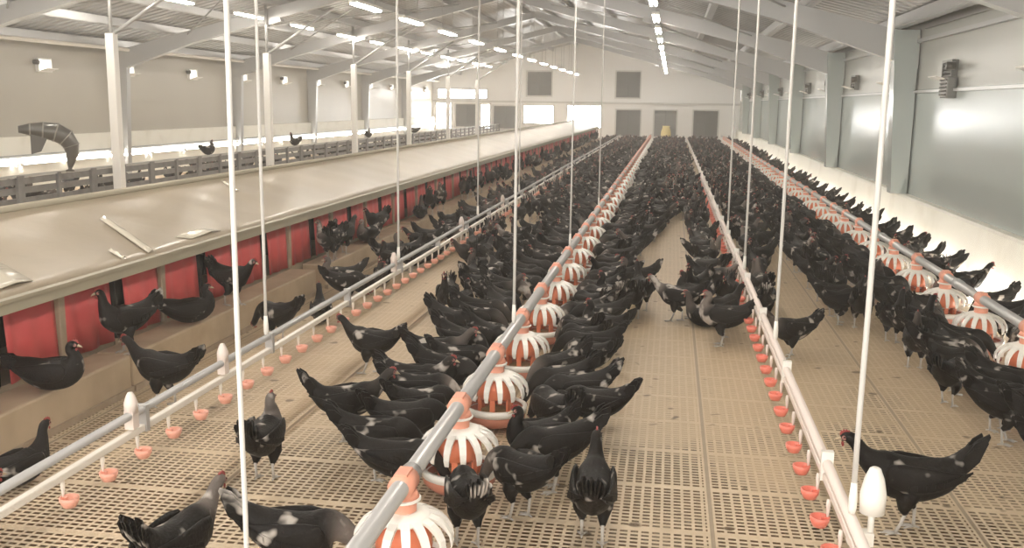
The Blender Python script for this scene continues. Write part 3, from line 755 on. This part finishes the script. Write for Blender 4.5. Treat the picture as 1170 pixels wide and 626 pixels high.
VARIANTS = {}
for key, (pose, sit, tail) in {'alert': ('alert', False, 1.0), 'walk': ('walk', False, 1.0), 'feed': ('feed', False, .9), 'look': ('back', False, 1.15), 'sit': ('alert', True, .6), 'rest': ('back', True, .5), 'high': ('walk', False, 1.45)}.items():
    P = hen_parts(pose, sit, False, tail)
    d = dict(sit=sit, pose=pose)
    me = P['body'].mesh('hen_body', [M['plume']]); set_neck(me, P['neckw']); d['body'] = me
    d['kids'] = [('tail', P['tail'].mesh('tail', [M['plume']])), ('wing', P['wings'][0].mesh('wing', [M['plume']])), ('wing', P['wings'][1].mesh('wing', [M['plume']])),
                 ('comb', P['comb'].mesh('comb', [M['comb']])), ('wattle', P['wattle'].mesh('wattle', [M['comb']])), ('face', P['face'].mesh('face', [M['face']])), ('eye', P['eye'].mesh('eye', [M['eye']])), ('beak', P['beak'].mesh('beak', [M['beak']]))]
    for l in P['legs']: d['kids'].append(('leg', l.mesh('leg', [M['plume'], M['shank']])))
    d['whole'] = merged_mesh('hen', P, M['plume'], False)
    d['low'] = hen_parts(pose, sit, True, tail)
    VARIANTS[key] = d

PROTO = {}
def place_hen(x, y, z, deg, var, label, group, full=True, sc=1.0):
    """the first bird of a pose is built with its parts; every further one is a copy of it and of each of its parts"""
    v = VARIANTS[var]; kk = (var, full)
    if kk not in PROTO:
        r = link('hen', v['body'] if full else v['whole'])
        if full:
            fc = None
            for nm, me in v['kids']:
                k_ = link(nm, me, fc if nm == 'eye' else r)
                if nm == 'face': fc = k_
        PROTO[kk] = r
    else:
        r = copy_tree(PROTO[kk])
    r.location = (x, y, z); r.rotation_euler = (0, 0, math.radians(deg)); sc *= .92; r.scale = (sc, sc, sc)
    tag(r, label, 'hen', group); return r

HENS = []    # every bird on the floor, for spacing: (x, y, heading)
def circles(x, y, deg, var):
    a = math.radians(deg); c, s = cos(a), sin(a)
    offs = ((-.22, .05), (-.10, .095), (.05, .10), (.17, .06)) + (((.26, .035),) if VARIANTS[var]['pose'] in ('feed', 'walk') else ())
    return [(x + o * c, y + o * s, r) for o, r in offs]
GRID = {}
def fits(x, y, deg, var, slack=1.0):
    cs = circles(x, y, deg, var)
    for (cx, cy, r) in cs:
        gx, gy = int(cx // .5), int(cy // .5)
        for i in (-1, 0, 1):
            for j in (-1, 0, 1):
                for (ox, oy, orr) in GRID.get((gx + i, gy + j), ()):
                    if (ox - cx) ** 2 + (oy - cy) ** 2 < ((orr + r) * slack) ** 2: return False
    return True
def occupy(x, y, deg, var):
    for (cx, cy, r) in circles(x, y, deg, var): GRID.setdefault((int(cx // .5), int(cy // .5)), []).append((cx, cy, r))

G = 'hens standing about near the end of the house'
SOLO = [  # x, y, z, heading, pose, label, scale
    (-1.96, 4.37, 0, 95, 'look', 'lone black hen seen from behind on open slats beside the orange cups', 1.0),
    (-2.02, 6.35, 0, 168, 'walk', 'lone black hen standing side-on in the open nest-side aisle', 1.0),
    (-1.74, 5.02, 0, 28, 'high', 'black hen with raised tail walking toward the centre feeder pipe', 1.0),
    (-1.36, 3.32, 0, 14, 'feed', 'black hen beside the first centre pan with its head down', 1.05),
    (-1.80, 3.22, 0, 78, 'high', 'black hen cut off at the bottom edge, only its raised tail in view', 1.0),
    (-1.40, 4.50, 0, 12, 'feed', 'grey-backed hen eating at the second centre pan from the nest side', 1.0),
    (-.80, 3.84, 0, 112, 'feed', 'black hen with white patch eating between the first two centre pans', 1.0),
    (-.62, 4.16, 0, 146, 'feed', 'black hen with white wing patch, outermost beside the second centre pan', 1.0),
    (-.27, 3.98, 0, 92, 'walk', 'lone black hen seen from behind in the open middle aisle', 1.06),
    (.47, 7.70, 0, 176, 'look', 'lone hen with grey neck standing in the middle aisle by red cups', 1.05),
    (.12, 8.52, 0, 165, 'walk', 'black hen in the middle aisle just beyond the lone grey-necked hen', 1.0),
    (-.20, 8.86, 0, 110, 'alert', 'black hen upright at the edge of the crowd in the middle aisle', 1.0),
    (.47, 9.60, 0, -8, 'high', 'black hen with raised tail facing the red cups in middle aisle', 1.0),
    (.98, 7.45, 0, 205, 'walk', 'black hen half hidden behind the pale drinker line in wall aisle', .95),
    (1.13, 4.36, 0, 176, 'high', 'big black hen drinking under the breather cap of the pale drinker line', 1.12),
    (-3.40, 4.78, .25, 12, 'rest', 'black hen lying on the tan step below the first red curtains', 1.0),
    (-3.46, 5.65, .25, 245, 'alert', 'black hen standing tall on the tan step at a dark nest gap', 1.0),
    (-3.05, 5.36, 0, 172, 'walk', 'black hen with red comb walking along the foot of the tan step', 1.08),
    (-3.46, 6.5, .25, 35, 'rest', 'black hen crouched on the tan step at the third nest bay', 1.0),
    (-3.46, 7.2, .25, -20, 'walk', 'black hen leaning out from a nest gap on the tan step', 1.0),
    (-3.02, 7.05, 0, 160, 'feed', 'dark hen stooping between the tan step and the drinker line', 1.0),
    (-3.46, 9.5, .25, 250, 'alert', 'black hen standing on the near end of the third tan step', 1.0),
    (-3.10, 8.78, 0, 200, 'look', 'black hen on the floor by the gap between two tan steps', 1.0),
    (-3.10, 4.06, 0, 75, 'sit', 'dark hen cut off by the picture edge at the foot of step', .9),
    (-2.92, 3.42, 0, 60, 'sit', 'dark hen at the very corner beside the near end of drinker line', .9),
]
for (x, y, z, h, p, lab, s) in SOLO:
    place_hen(x, y, z, h, p, lab, G, True, s)
    if z == 0: occupy(x, y, h, p)

# the crowd: birds ring the pans, then fill the floor between the lines, leaving the bare patches of slat open
OPENP = [
    [(-2.9, 3.0), (-2.92, 9.4), (-2.5, 11.2), (-1.91, 9.6), (-1.97, 8.12), (-1.56, 6.6), (-1.55, 5.34), (-1.25, 4.31), (-1.05, 3.0)],
    [(-2.33, 13.6), (-1.92, 17.3), (-1.64, 14.8), (-2.06, 12.36)],
    [(-.55, 3.0), (-.36, 4.22), (-.36, 5.03), (-.30, 5.82), (-.34, 7.97), (.02, 8.57), (.31, 7.81), (.51, 7.62), (.80, 7.62), (.9, 3.0)],
    [(-.34, 11.7), (.04, 16.5), (.32, 15.9), (.4, 11.25), (.14, 9.84), (-.17, 10.0)],
    [(.85, 7.65), (.95, 9.59), (1.1, 12.07), (1.43, 13.67), (1.5, 10.93), (1.42, 8.53), (1.65, 8.25), (1.85, 8.83), (1.84, 7.34), (1.70, 5.91), (1.98, 5.52), (1.95, 4.6), (1.61, 3.0), (.9, 3.0)],
]
def inside(x, y, poly):
    c = False; n = len(poly); j = n - 1
    for i in range(n):
        xi, yi = poly[i]; xj, yj = poly[j]
        if (yi > y) != (yj > y) and x < (xj - xi) * (y - yi) / (yj - yi) + xi: c = not c
        j = i
    return c
def bare(x, y):      # standing here a bird would hide the bare slats just behind it
    return any(inside(x, y + d * y, p) for p in OPENP for d in (-.01, .03, .08, .13))
CROWD = []
def try_hen(x, y, deg, var, sl=1.0):
    cs = circles(x, y, deg, var)
    if any(abs(c[0] - xl) < .92 * c[2] + .035 for c in cs for xl in (.72, -2.45)): return False
    if any(abs(x - xl) < .24 for xl in (-.96, 2.44)): return False
    if any(abs(cs[0][0] - xl) < .2 for xl in (-.96, 2.44)): return False
    if VARIANTS[var]['pose'] != 'feed' and any(abs(c[0] - xl) < .2 for c in cs for xl in (-.96, 2.44)): return False
    if bare(x, y) or not fits(x, y, deg, var, sl): return False
    occupy(x, y, deg, var); CROWD.append((x, y, deg, var)); return True
rnd = random.Random(11)
for xf, ys in ((-.96, PANS_C), (2.44, PANS_R)):
    for y in ys:
        for k in range(12):
            a = 2 * PI * (k + .5) / 12 + rnd.uniform(-.12, .12); R_ = rnd.uniform(.43, .50)
            x_, y_ = xf + R_ * cos(a), y + R_ * sin(a)
            if x_ > 2.92 or y_ < 3.6 or rnd.random() < .06 or abs(cos(a)) < .5: continue
            if x_ > 2.5 and rnd.random() < .25: continue
            try_hen(x_, y_, math.degrees(a) + 180 + rnd.uniform(-26, 26), 'feed', .84)
def fill(x0, x1, y0, y1, n, poses, sl=.86, head=None):
    for _ in range(n):
        x, y = rnd.uniform(x0, x1), rnd.uniform(y0, y1)
        h = rnd.uniform(0, 360) if head is None else head(x, y)
        try_hen(x, y, h, rnd.choice(poses), sl)
mixp = ['alert', 'walk', 'walk', 'feed', 'feed', 'look', 'high', 'sit']
face_c = lambda x, y: (0 if x < -.96 else 180) + rnd.uniform(-85, 85)
face_r = lambda x, y: (0 if x < 2.44 else 180) + rnd.uniform(-80, 80)
fill(-1.75, -.2, 3.9, 14, 6000, ['feed', 'feed', 'walk', 'look'], .83, face_c)
fill(1.5, 2.42, 5.0, 16, 6000, ['feed', 'feed', 'walk', 'alert', 'look'], .83, face_r)
fill(-2.95, 2.44, 7.5, 20, 24000, mixp, .84)
fill(2.44, 2.95, 6, 20, 500, ['walk', 'high', 'alert', 'look'], .9)
fill(-2.95, 2.98, 20, 48.8, 30000, mixp, .86)
fill(-3.1, -2.6, 8.8, 30, 700, mixp)
# birds on the steps farther along the nest row
STEPH = []
for i in range(60):
    y = 9.45 + i * .62 + rnd.uniform(-.15, .15)
    if y > 46 or not any(a + .15 < y < b - .15 for a, b in seg): continue
    if rnd.random() < .2: continue
    STEPH.append((-3.47, y, rnd.choice([262, 80, 280, 100, 255, 285]), rnd.choice(['alert', 'rest', 'sit', 'walk'])))

CROWD.sort(key=lambda h: h[1]); STEPH.sort(key=lambda h: h[1])
MAXI = 300 - len(SOLO) - 14
near_step = STEPH[:14]
def zone(x):
    if x < -2.45: return 'nest walkway', None
    if x < -1.72: return 'nest-side aisle', None
    if x < -.96: return None, ('nest side', 'centre pan')
    if x < -.22: return None, ('aisle side', 'centre pan')
    if x < .72: return 'middle aisle', None
    if x < 1.70: return 'wall aisle', None
    if x < 2.44: return None, ('aisle side', 'curb-side pan')
    return None, ('curb side', 'curb-side pan')
word = {'alert': 'upright', 'walk': 'standing', 'feed': 'head-down', 'look': 'tall-necked', 'high': 'tail-up', 'sit': 'squatting', 'rest': 'crouching'}
buckets = {}
for h in CROWD[:MAXI]:
    zn, side = zone(h[0])
    ys = PANS_R if side and side[1] == 'curb-side pan' else PANS_C
    k = min(range(len(ys)), key=lambda i: abs(ys[i] - h[1]))
    buckets.setdefault((zn, side, k), []).append(h)
for (zn, side, k), hs in buckets.items():
    xl = 2.44 if side and side[1] == 'curb-side pan' else -.96
    hs.sort(key=lambda h: abs(h[0] - xl) + .001 * h[1])
    for i, (x, y, d, var) in enumerate(hs):
        if side: lab = '%s black hen on the %s of the %s %s, %s from pipe' % (word[var], side[0], nth(k + 1), side[1], nth(i + 1)); g = 'hens crowding the %ss' % side[1]
        else: lab = '%s black hen in the %s level with %s centre pan, %s out' % (word[var], zn, nth(k + 1), nth(i + 1)); g = 'hens in the ' + zn
        place_hen(x, y, 0, d, var, lab, g, y < 9.5, .94 + .12 * ((i * 37 + k * 11) % 10) / 10)
for i, (x, y, d, var) in enumerate(near_step):
    place_hen(x, y, .25, d, var, '%s black hen on the farther tan nest steps, %s along from the gap' % (word[var], nth(i + 1)), 'hens on the farther nest steps', False)

# all the birds beyond: one mass
def flock(rest, name, label):
    low = {}
    for key, v in VARIANTS.items():
        me = merged_mesh('tmp_' + key, v['low'], M['plume_flock'], True)
        co = np.empty(len(me.vertices) * 3); me.vertices.foreach_get('co', co)
        nk = np.empty(len(me.vertices)); me.attributes['neck'].data.foreach_get('value', nk)
        low[key] = (co.reshape(-1, 3), [tuple(p.vertices) for p in me.polygons], [p.material_index for p in me.polygons], nk)
    V, F, MI, NK, BR = [], [], [], [], []; base = 0
    for n_, (x, y, z, d, var) in enumerate(rest):
        co, fs, mi, nk = low[var]; a = math.radians(d); s = .87 + .12 * ((n_ * 7919) % 100) / 100
        R_ = np.array([[cos(a), -sin(a), 0], [sin(a), cos(a), 0], [0, 0, 1]]) * s
        V.append(co @ R_.T + np.array([x, y, z])); F += [tuple(base + i for i in f) for f in fs]; MI += mi; NK.append(nk); BR.append(np.full(len(co), ((n_ * 2654435761) % 1000) / 1000)); base += len(co)
    me = bpy.data.meshes.new(name); me.from_pydata(np.concatenate(V).tolist(), [], F)
    for x in (M['plume_flock'], M['beak'], M['shank'], M['comb'], M['face']): me.materials.append(x)
    me.polygons.foreach_set('material_index', MI); me.polygons.foreach_set('use_smooth', [True] * len(F))
    at = me.attributes.new('neck', 'FLOAT', 'POINT'); at.data.foreach_set('value', np.concatenate(NK))
    at = me.attributes.new('bird', 'FLOAT', 'POINT'); at.data.foreach_set('value', np.concatenate(BR))
    me.update(); o = link(name, me); tag(o, label, 'hens', None, 'stuff')
far_half = []
for i in range(130):
    x, y = rnd.uniform(-11.8, -9.4), rnd.uniform(9.5, 48); far_half.append((x, y, 0, rnd.uniform(0, 360), rnd.choice(['alert', 'walk', 'look', 'feed'])))
rest = [(x, y, 0, d, v) for x, y, d, v in CROWD[MAXI:]] + [(x, y, .25, d, v) for x, y, d, v in STEPH[14:]] + far_half
flock(rest, 'hen_flock', 'mass of black hens filling the far end of the house')
# birds perched on the partition rail
for i, (y, d, v) in enumerate([(17.9, 80, 'rest'), (22.4, 260, 'sit'), (28.2, 95, 'rest'), (33.5, 170, 'sit')]):
    place_hen(XP - .14, y, .795, d, v, 'dark hen perched on the slatted partition top rail, %s from the hood' % nth(i + 1), 'hens perched on the partition', False)
print('HENS', len(SOLO), len(CROWD), len(rest), [c[1] for c in CROWD[MAXI - 1:MAXI]])

# ------------------------------------------------------------------ haze of dust in the air
HAZE = 0.0045
if HAZE:
    m = bpy.data.materials.new('dust_haze'); m.use_nodes = True; nt = m.node_tree
    nt.nodes.remove(nt.nodes['Principled BSDF'])
    vs_ = nt.nodes.new('ShaderNodeVolumeScatter'); vs_.inputs['Color'].default_value = (1, .97, .93, 1); vs_.inputs['Density'].default_value = HAZE; vs_.inputs['Anisotropy'].default_value = .3
    nt.links.new(vs_.outputs[0], nt.nodes['Material Output'].inputs['Volume'])
    mb = MB(); mb.box(((XL + XR) / 2, (YN + YF) / 2 - .5, 2.3), (XR - XL + .4, YF - YN + 3, 5.8)); o = mb.build('dust_haze', m); tag(o, 'thin pale dust haze hanging through the whole house', 'haze', None, 'stuff')

# ------------------------------------------------------------------ daylight through the open near end
w = bpy.data.worlds.new('sky'); SC.world = w; w.use_nodes = True
bg = w.node_tree.nodes['Background']; bg.inputs[0].default_value = (1, .96, .90, 1); bg.inputs[1].default_value = 3.2

# ------------------------------------------------------------------ camera
cam = bpy.data.cameras.new('camera'); co = bpy.data.objects.new('camera', cam); COL.objects.link(co); SC.camera = co
F_PX, VP, ROLL = 1100.0, (768, 120), .8
cam.sensor_fit = 'HORIZONTAL'; cam.sensor_width = 36; cam.lens = F_PX * 36 / 1170; cam.clip_start = .05; cam.clip_end = 300
fy = Vector((VP[0] - 585, VP[1] - 313, F_PX)).normalized(); hz = Vector((cos(math.radians(ROLL)), sin(math.radians(ROLL)), 0))
nz = fy.cross(hz).normalized()
if nz.y > 0: nz = -nz
nx = fy.cross(nz).normalized()
if nx.x < 0: nx = -nx
right = Vector((nx.x, fy.x, nz.x)); up = -Vector((nx.y, fy.y, nz.y)); back = -Vector((nx.z, fy.z, nz.z))
Mx = Matrix((right, up, back)).transposed().to_4x4(); Mx.translation = (0, 0, 1.9); co.matrix_world = Mx

SC.view_settings.view_transform = 'Standard'; SC.view_settings.look = 'None'; SC.view_settings.gamma = 1; SC.view_settings.use_curve_mapping = False
SC.view_settings.exposure = 0.4
SC.cycles.use_denoising = True; SC.cycles.max_bounces = 8; SC.cycles.diffuse_bounces = 5; SC.cycles.glossy_bounces = 4; SC.cycles.transparent_max_bounces = 8; SC.cycles.volume_bounces = 1
SC.cycles.sample_clamp_indirect = 6
